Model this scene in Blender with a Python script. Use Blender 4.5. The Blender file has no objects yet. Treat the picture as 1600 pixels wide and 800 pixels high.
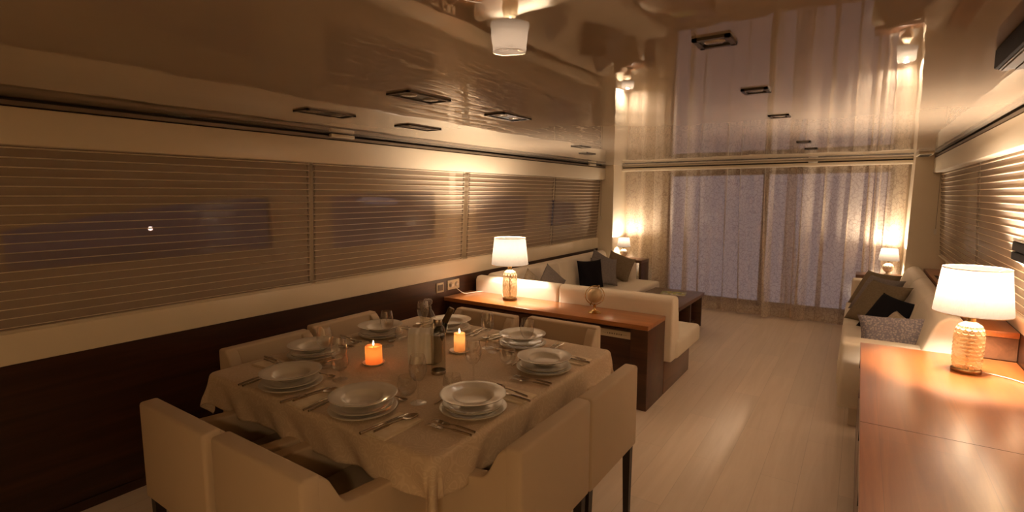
import bpy, bmesh, math, random
from mathutils import Vector, Matrix, Euler
PI = math.pi
random.seed(7)
S = bpy.context.scene
C = S.collection

# ------------------------------------------------------------------ camera
cam = bpy.data.objects.new('camera', bpy.data.cameras.new('camera'))
C.objects.link(cam)
cam.location = (0, 0, 1.6)
cam.rotation_euler = (math.radians(90 - 6.75), 0, math.radians(34.07))
cam.data.sensor_width = 36
cam.data.lens = 36 * 803 / 1600
cam.data.clip_start = 0.02
S.camera = cam

# ------------------------------------------------------------------ world, exposure
W = bpy.data.worlds.new('dusk')
S.world = W
W.use_nodes = True
bgn = W.node_tree.nodes['Background']
bgn.inputs[0].default_value = (0.30, 0.23, 0.25, 1)
bgn.inputs[1].default_value = 0.068
S.view_settings.view_transform = 'Standard'
S.view_settings.look = 'None'
S.view_settings.gamma = 1
S.view_settings.use_curve_mapping = False
S.view_settings.exposure = 3.55
WARM = (1.0, 0.80, 0.61)
BIG_W = 11.0      # large table lamps
SMALL_W = 2.4     # small table lamps at the far wall
CANDLE_W = 0.009
FILL_W = 1.5  # added fill lamp behind the viewer

# ------------------------------------------------------------------ materials
def newmat(name):
    m = bpy.data.materials.new(name)
    m.use_nodes = True
    return m, m.node_tree.nodes, m.node_tree.links

def P(name, col, rough=.5, metal=0, spec=.5, coat=0, ior=1.5, bump=None, vary=None, sheen=0):
    """bump=(scale, strength, distance), vary=(scale, colour2, stretch vector)"""
    m, n, l = newmat(name)
    b = n['Principled BSDF']
    b.inputs['Base Color'].default_value = (*col, 1)
    b.inputs['Roughness'].default_value = rough
    b.inputs['Metallic'].default_value = metal
    b.inputs['IOR'].default_value = ior
    b.inputs['Specular IOR Level'].default_value = spec
    b.inputs['Coat Weight'].default_value = coat
    b.inputs['Coat Roughness'].default_value = .05
    b.inputs['Sheen Weight'].default_value = sheen
    tc = n.new('ShaderNodeTexCoord')
    if vary:
        mp = n.new('ShaderNodeMapping')
        mp.inputs['Scale'].default_value = vary[2] if len(vary) > 2 else (1, 1, 1)
        l.new(tc.outputs['Object'], mp.inputs[0])
        t = n.new('ShaderNodeTexNoise')
        t.inputs['Scale'].default_value = vary[0]
        t.inputs['Detail'].default_value = 5
        t.inputs['Distortion'].default_value = .6
        l.new(mp.outputs[0], t.inputs['Vector'])
        r = n.new('ShaderNodeValToRGB')
        r.color_ramp.elements[0].position = .35
        r.color_ramp.elements[1].position = .65
        r.color_ramp.elements[0].color = (*col, 1)
        r.color_ramp.elements[1].color = (*vary[1], 1)
        l.new(t.outputs['Fac'], r.inputs[0])
        l.new(r.outputs[0], b.inputs['Base Color'])
    if bump:
        t = n.new('ShaderNodeTexNoise')
        t.inputs['Scale'].default_value = bump[0]
        t.inputs['Detail'].default_value = 3
        l.new(tc.outputs['Object'], t.inputs['Vector'])
        bp = n.new('ShaderNodeBump')
        bp.inputs['Strength'].default_value = bump[1]
        bp.inputs['Distance'].default_value = bump[2]
        l.new(t.outputs['Fac'], bp.inputs['Height'])
        l.new(bp.outputs[0], b.inputs['Normal'])
    return m

def thin_glass(name, tint=(1, 1, 1), ior=1.5, extra=0.0, rough=0.0):
    m, n, l = newmat(name)
    n.remove(n['Principled BSDF'])
    o = n['Material Output']
    tr = n.new('ShaderNodeBsdfTransparent'); tr.inputs[0].default_value = (*tint, 1)
    gl = n.new('ShaderNodeBsdfGlossy'); gl.inputs['Roughness'].default_value = rough
    fr = n.new('ShaderNodeFresnel'); fr.inputs[0].default_value = ior
    ad = n.new('ShaderNodeMath'); ad.operation = 'ADD'; ad.use_clamp = True; ad.inputs[1].default_value = extra
    mx = n.new('ShaderNodeMixShader')
    ge = n.new('ShaderNodeNewGeometry'); mr = n.new('ShaderNodeMapRange')
    mr.inputs['To Min'].default_value = ior; mr.inputs['To Max'].default_value = 1/ior
    l.new(ge.outputs['Backfacing'], mr.inputs[0]); l.new(mr.outputs[0], fr.inputs[0])
    l.new(fr.outputs[0], ad.inputs[0]); l.new(ad.outputs[0], mx.inputs[0])
    l.new(tr.outputs[0], mx.inputs[1]); l.new(gl.outputs[0], mx.inputs[2])
    l.new(mx.outputs[0], o.inputs[0])
    return m

def cloth_through(name, col, transl=.5, transp=0.0, weave=0):
    """thin cloth: diffuse + translucent (+ see-through weave)"""
    m, n, l = newmat(name)
    n.remove(n['Principled BSDF'])
    o = n['Material Output']
    d = n.new('ShaderNodeBsdfDiffuse'); d.inputs[0].default_value = (*col, 1)
    t = n.new('ShaderNodeBsdfTranslucent'); t.inputs[0].default_value = (*col, 1)
    mx = n.new('ShaderNodeMixShader'); mx.inputs[0].default_value = transl
    l.new(d.outputs[0], mx.inputs[1]); l.new(t.outputs[0], mx.inputs[2])
    if weave:
        tc = n.new('ShaderNodeTexCoord'); mp = n.new('ShaderNodeMapping')
        mp.inputs['Scale'].default_value = (1, 1, .35)
        nz = n.new('ShaderNodeTexNoise'); nz.inputs['Scale'].default_value = weave; nz.inputs['Detail'].default_value = 4
        l.new(tc.outputs['Object'], mp.inputs[0]); l.new(mp.outputs[0], nz.inputs['Vector'])
        cr = n.new('ShaderNodeValToRGB')
        cr.color_ramp.elements[0].position = .3; cr.color_ramp.elements[1].position = .7
        cr.color_ramp.elements[0].color = (*[c * .86 for c in col], 1); cr.color_ramp.elements[1].color = (*col, 1)
        l.new(nz.outputs['Fac'], cr.inputs[0]); l.new(cr.outputs[0], d.inputs[0]); l.new(cr.outputs[0], t.inputs[0])
    last = mx
    if transp:
        tp = n.new('ShaderNodeBsdfTransparent')
        m2 = n.new('ShaderNodeMixShader'); m2.inputs[0].default_value = transp
        l.new(mx.outputs[0], m2.inputs[1]); l.new(tp.outputs[0], m2.inputs[2])
        last = m2
    l.new(last.outputs[0], o.inputs[0])
    return m

def emit(name, col, s):
    m, n, l = newmat(name)
    b = n['Principled BSDF']
    b.inputs['Base Color'].default_value = (*col, 1)
    b.inputs['Emission Color'].default_value = (*col, 1)
    b.inputs['Emission Strength'].default_value = s
    return m

def wood(name, c1, c2, c3, axis, rough=.3, coat=.3, plank=None, scale=1.0, crough=.22, cior=1.5):
    """grain along the given axis; plank=(width, length)"""
    m, n, l = newmat(name)
    b = n['Principled BSDF']
    tc = n.new('ShaderNodeTexCoord')
    mp = n.new('ShaderNodeMapping')
    st = {'x': (.5, 9, 9), 'y': (9, .5, 9), 'z': (9, 9, .5)}[axis]
    mp.inputs['Scale'].default_value = [s * scale for s in st]
    l.new(tc.outputs['Object'], mp.inputs[0])
    vec = mp.outputs[0]
    nz = n.new('ShaderNodeTexNoise'); nz.inputs['Scale'].default_value = 1.6
    nz.inputs['Detail'].default_value = 8; nz.inputs['Roughness'].default_value = .62; nz.inputs['Distortion'].default_value = 1.2
    l.new(vec, nz.inputs['Vector'])
    r = n.new('ShaderNodeValToRGB')
    e = r.color_ramp.elements
    e[0].position = .28; e[0].color = (*c1, 1)
    e[1].position = .74; e[1].color = (*c3, 1)
    k = e.new(.5); k.color = (*c2, 1)
    l.new(nz.outputs['Fac'], r.inputs[0])
    out = r.outputs[0]
    if plank:
        br = n.new('ShaderNodeTexBrick')
        mp2 = n.new('ShaderNodeMapping')
        mp2.inputs['Rotation'].default_value = (0, 0, PI / 2 if axis == 'y' else 0)
        l.new(tc.outputs['Object'], mp2.inputs[0]); l.new(mp2.outputs[0], br.inputs['Vector'])
        br.inputs['Scale'].default_value = 1
        br.inputs['Brick Width'].default_value = plank[1]; br.inputs['Row Height'].default_value = plank[0]
        br.inputs['Mortar Size'].default_value = .0012; br.inputs['Mortar Smooth'].default_value = .3
        br.inputs['Color1'].default_value = (.93, .93, .93, 1); br.inputs['Color2'].default_value = (1.02, 1.01, 1.0, 1)
        br.inputs['Mortar'].default_value = (.74, .72, .70, 1)
        mu = n.new('ShaderNodeMix'); mu.data_type = 'RGBA'; mu.blend_type = 'MULTIPLY'; mu.inputs[0].default_value = 1
        l.new(out, mu.inputs[6]); l.new(br.outputs['Color'], mu.inputs[7])
        out = mu.outputs[2]
    l.new(out, b.inputs['Base Color'])
    b.inputs['Roughness'].default_value = rough
    b.inputs['Coat Weight'].default_value = coat
    b.inputs['Coat Roughness'].default_value = crough
    b.inputs['Coat IOR'].default_value = cior
    bp = n.new('ShaderNodeBump'); bp.inputs['Strength'].default_value = .12; bp.inputs['Distance'].default_value = .002
    l.new(nz.outputs['Fac'], bp.inputs['Height']); l.new(bp.outputs[0], b.inputs['Normal'])
    return m

M = {}
M['leather'] = P('cream_upholstery', (.80, .71, .58), .6, spec=.3, bump=(240, .25, .001), vary=(3, (.76, .67, .54)))
M['chair'] = P('cream_chair_fabric', (.60, .47, .33), .75, spec=.25, bump=(420, .35, .0008))
M['piping'] = P('piping', (.50, .40, .28), .7)
M['wall'] = P('cream_panel', (.80, .70, .54), .45, spec=.35)
M['lacquer'] = P('cream_lacquer', (.82, .72, .55), .28, spec=.5)
M['slot'] = P('shadow_gap', (.035, .025, .018), .6)
M['railmetal'] = P('rail_metal', (.22, .17, .12), .45, metal=.4)
M['walnut_dark'] = wood('dark_walnut', (.018, .006, .0025), (.038, .012, .0045), (.065, .021, .0075), 'y', .35, .2)
M['walnut_x'] = wood('walnut_veneer_cross', (.28, .095, .022), (.39, .14, .035), (.49, .19, .052), 'x', .28, .45)
M['walnut_front'] = wood('dark_walnut_front', (.045, .015, .006), (.075, .025, .009), (.11, .04, .015), 'x', .4, .2)
M['walnut_y'] = wood('walnut_veneer_long', (.37, .105, .020), (.50, .155, .033), (.62, .215, .052), 'y', .30, 1.0, plank=(.30, 1.42), scale=.8, crough=.28, cior=1.65)
M['walnut_table'] = wood('brown_walnut', (.09, .038, .018), (.13, .056, .026), (.17, .075, .036), 'y', .3, .3)
M['floor'] = wood('pale_laminate', (.72, .59, .46), (.78, .65, .52), (.83, .70, .57), 'y', .42, .12, plank=(.19, 1.25))
M['black'] = P('black_fabric', (.012, .011, .014), .9, spec=.1)
M['leg'] = P('dark_stained_leg', (.02, .012, .008), .4)
M['porcelain'] = P('porcelain', (.72, .66, .56), .16, spec=.5, coat=.3)
M['steel'] = P('cutlery_steel', (.62, .55, .46), .18, metal=1)
M['steel_dull'] = P('brushed_steel', (.45, .40, .34), .32, metal=1)
M['brass'] = P('brass', (.80, .56, .26), .22, metal=1)
M['dark_brass'] = P('antique_brass', (.30, .20, .10), .3, metal=1)
M['gold_globe'] = P('globe_cream', (.72, .56, .36), .3, metal=.35, vary=(9, (.40, .27, .13)))
M['glass'] = thin_glass('clear_glass', (.985, .98, .97), 1.6, .04)
M['bottle_glass'] = thin_glass('bottle_glass', (.92, .91, .87), 1.5, .03)
M['dark_glass'] = P('dark_green_bottle', (.012, .014, .008), .12, spec=.6)
M['foil'] = P('bottle_foil', (.16, .10, .05), .35, metal=.7)
M['window_glass'] = thin_glass('tinted_window_glass', (.26, .25, .30), 1.45, 0)
M['water'] = thin_glass('water', (.88, .87, .83), 1.33, 0)
M['napkin'] = P('linen_napkin', (.86, .74, .56), .9, spec=.1, bump=(300, .3, .001), vary=(30, (.78, .64, .45)))
M['white_cloth'] = P('white_napkin', (.92, .86, .76), .9, spec=.1, bump=(260, .3, .001))
M['shade'] = cloth_through('lamp_shade_cloth', (.052, .045, .039), .60, weave=160)
M['shade_rim'] = P('shade_rim', (.55, .44, .30), .6)
M['bulb'] = emit('bulb', (1, .78, .5), 5)
M['flame'] = emit('flame', (1, .72, .32), 4)
M['wax'] = cloth_through('candle_wax', (.90, .42, .17), .7)
M['wax_pale'] = cloth_through('pale_candle_wax', (.88, .62, .38), .6)
M['sheer'] = cloth_through('blind_gauze', (.54, .43, .34), .35, transp=.42)
M['slat'] = cloth_through('blind_slat', (.88, .78, .62), .3)
M['white_plastic'] = P('white_plastic', (.75, .68, .58), .4)
M['plate_cream'] = P('cream_switch_plate', (.62, .52, .36), .4)
M['grey_pillow'] = P('grey_cushion', (.20, .175, .17), .9, spec=.1, bump=(300, .4, .001), vary=(60, (.25, .22, .21)))
M['taupe_pillow'] = P('taupe_cushion', (.20, .155, .10), .9, spec=.1, bump=(300, .4, .001), vary=(60, (.24, .19, .125)))
M['stone_pillow'] = P('stone_cushion', (.33, .27, .20), .9, spec=.1, bump=(300, .4, .001), vary=(40, (.42, .35, .27)))
M['pumice'] = P('lattice_ceramic', (.66, .52, .36), .4)
M['vent'] = P('vent_metal', (.10, .08, .06), .35, metal=.5)
M['vent_dark'] = P('vent_dark', (.015, .012, .010), .3)
M['lens'] = P('lamp_lens', (.42, .36, .28), .2, metal=.4)
M['box_black'] = P('black_plastic', (.006, .0055, .005), .6, spec=.15)
M['box_slats'] = P('grey_green_louvre', (.30, .28, .19), .5)
M['sea'] = P('dark_water', (.02, .025, .03), .12)
M['deck'] = P('teak_deck', (.18, .12, .08), .7)
M['glow'] = emit('added_pale_glow', (.75, .62, .5), .16)  # emission for the pale patch added outside the second blind
M['far_light'] = emit('harbour_light', (1, .62, .35), 8)

def lilac():
    m, n, l = newmat('lilac_print')
    b = n['Principled BSDF']; b.inputs['Roughness'].default_value = .9
    tc = n.new('ShaderNodeTexCoord'); v = n.new('ShaderNodeTexVoronoi'); v.inputs['Scale'].default_value = 75
    l.new(tc.outputs['Object'], v.inputs['Vector'])
    r = n.new('ShaderNodeValToRGB')
    r.color_ramp.elements[0].position = .15; r.color_ramp.elements[0].color = (.47, .40, .38, 1)
    r.color_ramp.elements[1].position = .6; r.color_ramp.elements[1].color = (.22, .20, .24, 1)
    l.new(v.outputs['Distance'], r.inputs[0]); l.new(r.outputs[0], b.inputs['Base Color'])
    return m
M['lilac'] = lilac()

def ceiling_mat():
    m, n, l = newmat('mirror_lacquer_ceiling')
    b = n['Principled BSDF']
    b.inputs['Base Color'].default_value = (.46, .38, .29, 1)
    b.inputs['Roughness'].default_value = .012
    b.inputs['IOR'].default_value = 2.1
    tc = n.new('ShaderNodeTexCoord')
    h = None
    for sc, st, stretch in ((2.2, 1.0, (1, .55, 1)), (11, .10, (1, .6, 1))):
        mp = n.new('ShaderNodeMapping'); mp.inputs['Scale'].default_value = stretch
        l.new(tc.outputs['Object'], mp.inputs[0])
        t = n.new('ShaderNodeTexNoise'); t.inputs['Scale'].default_value = sc; t.inputs['Detail'].default_value = 1.0
        l.new(mp.outputs[0], t.inputs['Vector'])
        mu = n.new('ShaderNodeMath'); mu.operation = 'MULTIPLY'; mu.inputs[1].default_value = st
        l.new(t.outputs['Fac'], mu.inputs[0])
        if h is None: h = mu
        else:
            ad = n.new('ShaderNodeMath'); ad.operation = 'ADD'
            l.new(h.outputs[0], ad.inputs[0]); l.new(mu.outputs[0], ad.inputs[1]); h = ad
    bp = n.new('ShaderNodeBump'); bp.inputs['Strength'].default_value = 1.0; bp.inputs['Distance'].default_value = .0032
    l.new(h.outputs[0], bp.inputs['Height']); l.new(bp.outputs[0], b.inputs['Normal'])
    return m
M['ceiling'] = ceiling_mat()

def curtain_mat():
    m, n, l = newmat('crinkled_sheer')
    n.remove(n['Principled BSDF']); o = n['Material Output']
    tc = n.new('ShaderNodeTexCoord')
    nz = n.new('ShaderNodeTexNoise'); nz.inputs['Scale'].default_value = 7; nz.inputs['Detail'].default_value = 2
    l.new(tc.outputs['Object'], nz.inputs['Vector'])
    va = n.new('ShaderNodeVectorMath'); va.operation = 'MULTIPLY_ADD'
    va.inputs[1].default_value = (.16, .16, .16)
    l.new(nz.outputs['Color'], va.inputs[0]); l.new(tc.outputs['Object'], va.inputs[2])
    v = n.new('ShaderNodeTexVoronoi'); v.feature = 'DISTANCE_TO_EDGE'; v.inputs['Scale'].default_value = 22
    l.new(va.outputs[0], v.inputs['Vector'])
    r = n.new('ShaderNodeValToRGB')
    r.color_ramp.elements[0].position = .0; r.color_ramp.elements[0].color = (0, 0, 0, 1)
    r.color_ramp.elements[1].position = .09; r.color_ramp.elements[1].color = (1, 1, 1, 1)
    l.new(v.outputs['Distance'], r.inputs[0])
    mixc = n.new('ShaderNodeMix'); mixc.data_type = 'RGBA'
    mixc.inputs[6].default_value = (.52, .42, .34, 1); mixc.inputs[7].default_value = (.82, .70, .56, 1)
    l.new(r.outputs[0], mixc.inputs[0])
    d = n.new('ShaderNodeBsdfDiffuse'); t = n.new('ShaderNodeBsdfTranslucent')
    l.new(mixc.outputs[2], d.inputs[0]); l.new(mixc.outputs[2], t.inputs[0])
    mx = n.new('ShaderNodeMixShader'); mx.inputs[0].default_value = .3
    l.new(d.outputs[0], mx.inputs[1]); l.new(t.outputs[0], mx.inputs[2])
    tp = n.new('ShaderNodeBsdfTransparent')
    m2 = n.new('ShaderNodeMixShader')
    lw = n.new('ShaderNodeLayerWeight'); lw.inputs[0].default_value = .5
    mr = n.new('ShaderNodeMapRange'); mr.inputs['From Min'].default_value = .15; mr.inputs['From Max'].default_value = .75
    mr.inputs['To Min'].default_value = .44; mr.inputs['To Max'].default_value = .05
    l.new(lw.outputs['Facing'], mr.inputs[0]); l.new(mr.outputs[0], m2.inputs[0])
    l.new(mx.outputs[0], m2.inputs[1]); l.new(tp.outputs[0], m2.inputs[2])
    l.new(m2.outputs[0], o.inputs[0])
    return m
M['curtain'] = curtain_mat()

def tablecloth_mat():
    m, n, l = newmat('damask_tablecloth')
    b = n['Principled BSDF']
    b.inputs['Roughness'].default_value = .7; b.inputs['Specular IOR Level'].default_value = .25
    tc = n.new('ShaderNodeTexCoord')
    v = n.new('ShaderNodeTexVoronoi'); v.inputs['Scale'].default_value = 26; v.feature = 'SMOOTH_F1'
    l.new(tc.outputs['Object'], v.inputs['Vector'])
    w = n.new('ShaderNodeMath'); w.operation = 'SINE'
    mu = n.new('ShaderNodeMath'); mu.operation = 'MULTIPLY'; mu.inputs[1].default_value = 42
    l.new(v.outputs['Distance'], mu.inputs[0]); l.new(mu.outputs[0], w.inputs[0])
    r = n.new('ShaderNodeValToRGB')
    r.color_ramp.elements[0].position = .3; r.color_ramp.elements[0].color = (.62, .48, .33, 1)
    r.color_ramp.elements[1].position = .7; r.color_ramp.elements[1].color = (.68, .54, .385, 1)
    l.new(w.outputs[0], r.inputs[0]); l.new(r.outputs[0], b.inputs['Base Color'])
    nz = n.new('ShaderNodeTexNoise'); nz.inputs['Scale'].default_value = 4.5; nz.inputs['Detail'].default_value = 5; nz.inputs['Distortion'].default_value = 1.2
    l.new(tc.outputs['Object'], nz.inputs['Vector'])
    bp = n.new('ShaderNodeBump'); bp.inputs['Strength'].default_value = .55; bp.inputs['Distance'].default_value = .012
    l.new(nz.outputs['Fac'], bp.inputs['Height']); l.new(bp.outputs[0], b.inputs['Normal'])
    return m
M['tablecloth'] = tablecloth_mat()

def mercury():
    m, n, l = newmat('champagne_glass')
    b = n['Principled BSDF']; o = n['Material Output']
    b.inputs['Base Color'].default_value = (.86, .70, .46, 1)
    b.inputs['Roughness'].default_value = .16; b.inputs['Metallic'].default_value = .25
    b.inputs['Coat Weight'].default_value = .6
    tr = n.new('ShaderNodeBsdfTransparent'); tr.inputs[0].default_value = (1, .92, .78, 1)
    mx = n.new('ShaderNodeMixShader'); mx.inputs[0].default_value = .42
    l.new(b.outputs[0], mx.inputs[1]); l.new(tr.outputs[0], mx.inputs[2]); l.new(mx.outputs[0], o.inputs[0])
    return m
M['mercury'] = mercury()

# ------------------------------------------------------------------ mesh helpers
def BM(): return bmesh.new()

def merge(bm, tmp, mat=None):
    if mat is not None: tmp.transform(mat)
    me = bpy.data.meshes.new('t'); tmp.to_mesh(me); tmp.free()
    bm.from_mesh(me); bpy.data.meshes.remove(me)

def bx(bm, x0, x1, y0, y1, z0, z1, bev=0, seg=2, mat=None):
    t = BM()
    bmesh.ops.create_cube(t, size=1)
    t.transform(Matrix.Translation(((x0+x1)/2, (y0+y1)/2, (z0+z1)/2)) @ Matrix.Diagonal((abs(x1-x0), abs(y1-y0), abs(z1-z0), 1)))
    if bev:
        bmesh.ops.bevel(t, geom=t.edges[:], offset=bev, segments=seg, profile=.5, affect='EDGES')
    merge(bm, t, mat)
    return bm

def box(*a, **k): return bx(BM(), *a, **k)

def prism(bm, poly, axis, a, b, bev=0, seg=2, mat=None):
    """polygon of 2D points extruded along axis from a to b; 2D coords are the other two axes in order"""
    t = BM()
    def p3(p, q):
        return {'x': (q, p[0], p[1]), 'y': (p[0], q, p[1]), 'z': (p[0], p[1], q)}[axis]
    v0 = [t.verts.new(p3(p, a)) for p in poly]
    v1 = [t.verts.new(p3(p, b)) for p in poly]
    t.faces.new(v0); t.faces.new(v1[::-1])
    k = len(poly)
    for i in range(k):
        t.faces.new((v0[i], v1[i], v1[(i+1) % k], v0[(i+1) % k]))
    bmesh.ops.recalc_face_normals(t, faces=t.faces[:])
    if bev:
        bmesh.ops.bevel(t, geom=t.edges[:], offset=bev, segments=seg, profile=.5, affect='EDGES')
    merge(bm, t, mat)
    return bm

def lathe(bm, prof, seg=32, mat=None, close=False, rad=None):
    """prof: list of (r,z). rad(theta,z,r)->r optional"""
    t = BM()
    rings = []
    for r, z in prof:
        if r < 1e-5:
            rings.append([t.verts.new((0, 0, z))])
        else:
            ring = []
            for i in range(seg):
                a = 2*PI*i/seg
                rr = rad(a, z, r) if rad else r
                ring.append(t.verts.new((rr*math.cos(a), rr*math.sin(a), z)))
            rings.append(ring)
    pairs = list(zip(rings[:-1], rings[1:]))
    if close: pairs.append((rings[-1], rings[0]))
    for A, B in pairs:
        if len(A) == 1 and len(B) == 1: continue
        for i in range(seg):
            j = (i+1) % seg
            if len(A) == 1: t.faces.new((A[0], B[i], B[j]))
            elif len(B) == 1: t.faces.new((A[i], B[0], A[j]))
            else: t.faces.new((A[i], B[i], B[j], A[j]))
    bmesh.ops.recalc_face_normals(t, faces=t.faces[:])
    merge(bm, t, mat)
    return bm

def tube(bm, pts, r, seg=8, smooth=True, mat=None, caps=True):
    pts = [Vector(p) for p in pts]
    if smooth and len(pts) > 2:
        out = []
        n = len(pts)
        for i in range(n-1):
            p0 = pts[max(i-1, 0)]; p1 = pts[i]; p2 = pts[i+1]; p3 = pts[min(i+2, n-1)]
            for k in range(6):
                u = k/6
                out.append(.5*((2*p1)+(p2-p0)*u+(2*p0-5*p1+4*p2-p3)*u*u+(3*p1-p0-3*p2+p3)*u**3))
        out.append(pts[-1]); pts = out
    t = BM()
    rings = []
    for i, p in enumerate(pts):
        d = (pts[min(i+1, len(pts)-1)]-pts[max(i-1, 0)]).normalized()
        up = Vector((0, 0, 1)) if abs(d.z) < .9 else Vector((1, 0, 0))
        a = d.cross(up).normalized(); b = a.cross(d)
        rr = r[min(i, len(r)-1)] if isinstance(r, (list, tuple)) else r
        rings.append([t.verts.new(p+a*rr*math.cos(2*PI*k/seg)+b*rr*math.sin(2*PI*k/seg)) for k in range(seg)])
    for A, B in zip(rings[:-1], rings[1:]):
        for k in range(seg):
            t.faces.new((A[k], B[k], B[(k+1) % seg], A[(k+1) % seg]))
    if caps:
        t.faces.new(rings[0]); t.faces.new(rings[-1])
    bmesh.ops.recalc_face_normals(t, faces=t.faces[:])
    merge(bm, t, mat)
    return bm

def grid(bm, nu, nv, f, closed=False):
    t = BM()
    V = [[t.verts.new(f(i/nu, j/nv)) for j in range(nv+1)] for i in range(nu+1)]
    for i in range(nu):
        for j in range(nv):
            t.faces.new((V[i][j], V[i+1][j], V[i+1][j+1], V[i][j+1]))
    merge(bm, t)
    return bm

def obj(name, bm, m, parent=None, world=False, smooth=None, loc=None, angle=40, local=False):
    """link ONE mesh object. world=True: vertices are world coordinates under the parent"""
    if parent is not None and world:
        bm.transform(Matrix.Translation(-parent.location))
    if loc is not None and parent is None and not local:
        bm.transform(Matrix.Translation(-Vector(loc)))
    me = bpy.data.meshes.new(name)
    if smooth is not False:
        for f in bm.faces: f.smooth = True
        ca = math.radians(angle)
        for e in bm.edges:
            if len(e.link_faces) == 2:
                e.smooth = e.calc_face_angle(0) < ca
    bm.to_mesh(me); bm.free()
    me.materials.append(M[m] if isinstance(m, str) else m)
    o = bpy.data.objects.new(name, me)
    C.objects.link(o)
    if parent is not None: o.parent = parent
    elif loc is not None: o.location = loc
    return o

def tag(o, label, cat, group=None, kind=None):
    o['label'] = label; o['category'] = cat
    if group: o['group'] = group
    if kind: o['kind'] = kind
    return o

def thing(name, label, cat, loc=(0, 0, 0), rz=0, group=None):
    o = bpy.data.objects.new(name, None); C.objects.link(o)
    o.empty_display_size = .1
    o.location = loc; o.rotation_euler = (0, 0, rz)
    return tag(o, label, cat, group)

def struct(name, bm, m, parent=None, smooth=None, label=None):
    o = obj(name, bm, m, parent, smooth=smooth)
    if parent is None:
        o['kind'] = 'structure'
        o['label'] = label or name.replace('_', ' ')
        o['category'] = name.split('_')[0]
    return o

KIDS = {}
def copy_tree(o, parent=None):
    c = o.copy(); C.objects.link(c)
    if parent is not None: c.parent = parent
    for ch in [k for k in S.objects if k.parent == o]:
        copy_tree(ch, c)
    return c

# ================================================================== SETTING
ZC = 2.03
struct('floor', box(-3.4, 1.0, -1.9, 7.7, -.05, 0), 'floor', smooth=False, label='pale wood laminate floor of the saloon')
struct('ceiling', box(-3.4, 1.0, -1.9, 7.7, ZC, ZC+.05), 'ceiling', smooth=False, label='mirror polished cream ceiling reflecting the room')
# --- left wall (dark walnut dado, cream sill, hull panel with openings behind the blinds)
struct('wall_left', box(-3.30, -3.2, -1.9, 7.7, 0, .82), 'walnut_dark', smooth=False, label='dark walnut dado of the left wall')
struct('trim_1', box(-3.31, -3.195, -1.9, 7.0, .822, .975, bev=.004), 'lacquer', label='cream sill band under the left windows')
struct('trim_2', box(-3.31, -3.10, -1.9, 7.0, 1.82, 1.985, bev=.006), 'lacquer', label='cream pelmet band above the left windows')
struct('trim_3', box(-3.30, -3.16, -1.9, 7.45, 1.987, 2.029), 'slot', smooth=False, label='dark shadow gap under the ceiling on the left')
struct('trim_4', box(-3.135, -3.105, -1.9, 7.0, 1.992, 2.012), 'railmetal', smooth=False, label='rail along the left pelmet')
struct('wall_left_pilaster', box(-3.4, -2.97, 7.0, 7.6, 0, ZC), 'wall', smooth=False, label='cream pilaster at the far end of the left wall')
# hull with window openings
hb = BM()
ops_ = [(-1.6, 0.62, 1.18, 1.34, 1.34), (.66, 2.01, 1.24, 1.43, 1.58), (2.50, 3.66, 1.19, 1.60, 1.63), (4.30, 5.3, 1.19, 1.62, 1.60), (5.8, 6.6, 1.2, 1.55, 1.5)]
ycur = -1.9
for (a, b, zb, za, zt) in ops_:
    bx(hb, -3.42, -3.36, ycur, a, .8, ZC); ycur = b
    bx(hb, -3.42, -3.36, a, b, .8, zb)
    K = 12
    top = [(a+(b-a)*i/K, za+(zt-za)*math.sin(i/K*PI/2)) for i in range(K+1)]
    prism(hb, [(a, ZC)]+top+[(b, ZC)], 'x', -3.42, -3.36)
bx(hb, -3.42, -3.36, ycur, 7.6, .8, ZC)
struct('wall_left_hull', hb, 'wall', smooth=False, label='cream hull side behind the left blinds')
for i, (a, b, zb, za, zt) in enumerate(ops_):
    struct('window_%d' % (i+1), box(-3.40, -3.39, a, b, zb, max(za, zt)), 'window_glass', smooth=False, label='tinted window pane behind the left blinds')
# --- right wall
struct('wall_right', box(.80, .90, -1.9, 7.7, 0, .82), 'walnut_dark', smooth=False, label='walnut lower part of the right wall')
prb = prism(BM(), [(.80, .82), (.90, .82), (.90, 1.0), (.735, 1.0)], 'y', -1.9, 7.0)
struct('trim_5', prb, 'lacquer', smooth=False, label='cream sill band under the right blinds')
struct('wall_right_hull', box(.84, .90, -1.9, 7.6, .9, ZC), 'wall', smooth=False, label='cream hull side behind the right blinds')
struct('trim_6', box(.60, .84, -1.9, 7.0, 1.83, 1.985, bev=.006), 'lacquer', label='cream pelmet band above the right blinds')
struct('trim_7', box(.66, .84, -1.9, 7.45, 1.987, 2.029), 'slot', smooth=False, label='dark shadow gap under the ceiling on the right')
struct('trim_8', box(.605, .635, -1.9, 7.0, 1.992, 2.012), 'railmetal', smooth=False, label='rail along the right pelmet')
struct('wall_right_pilaster', prism(BM(), [(.43, 0), (.9, 0), (.9, ZC), (.45, ZC)], 'y', 7.0, 7.6), 'wall', smooth=False, label='cream pilaster at the far end of the right wall')
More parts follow.
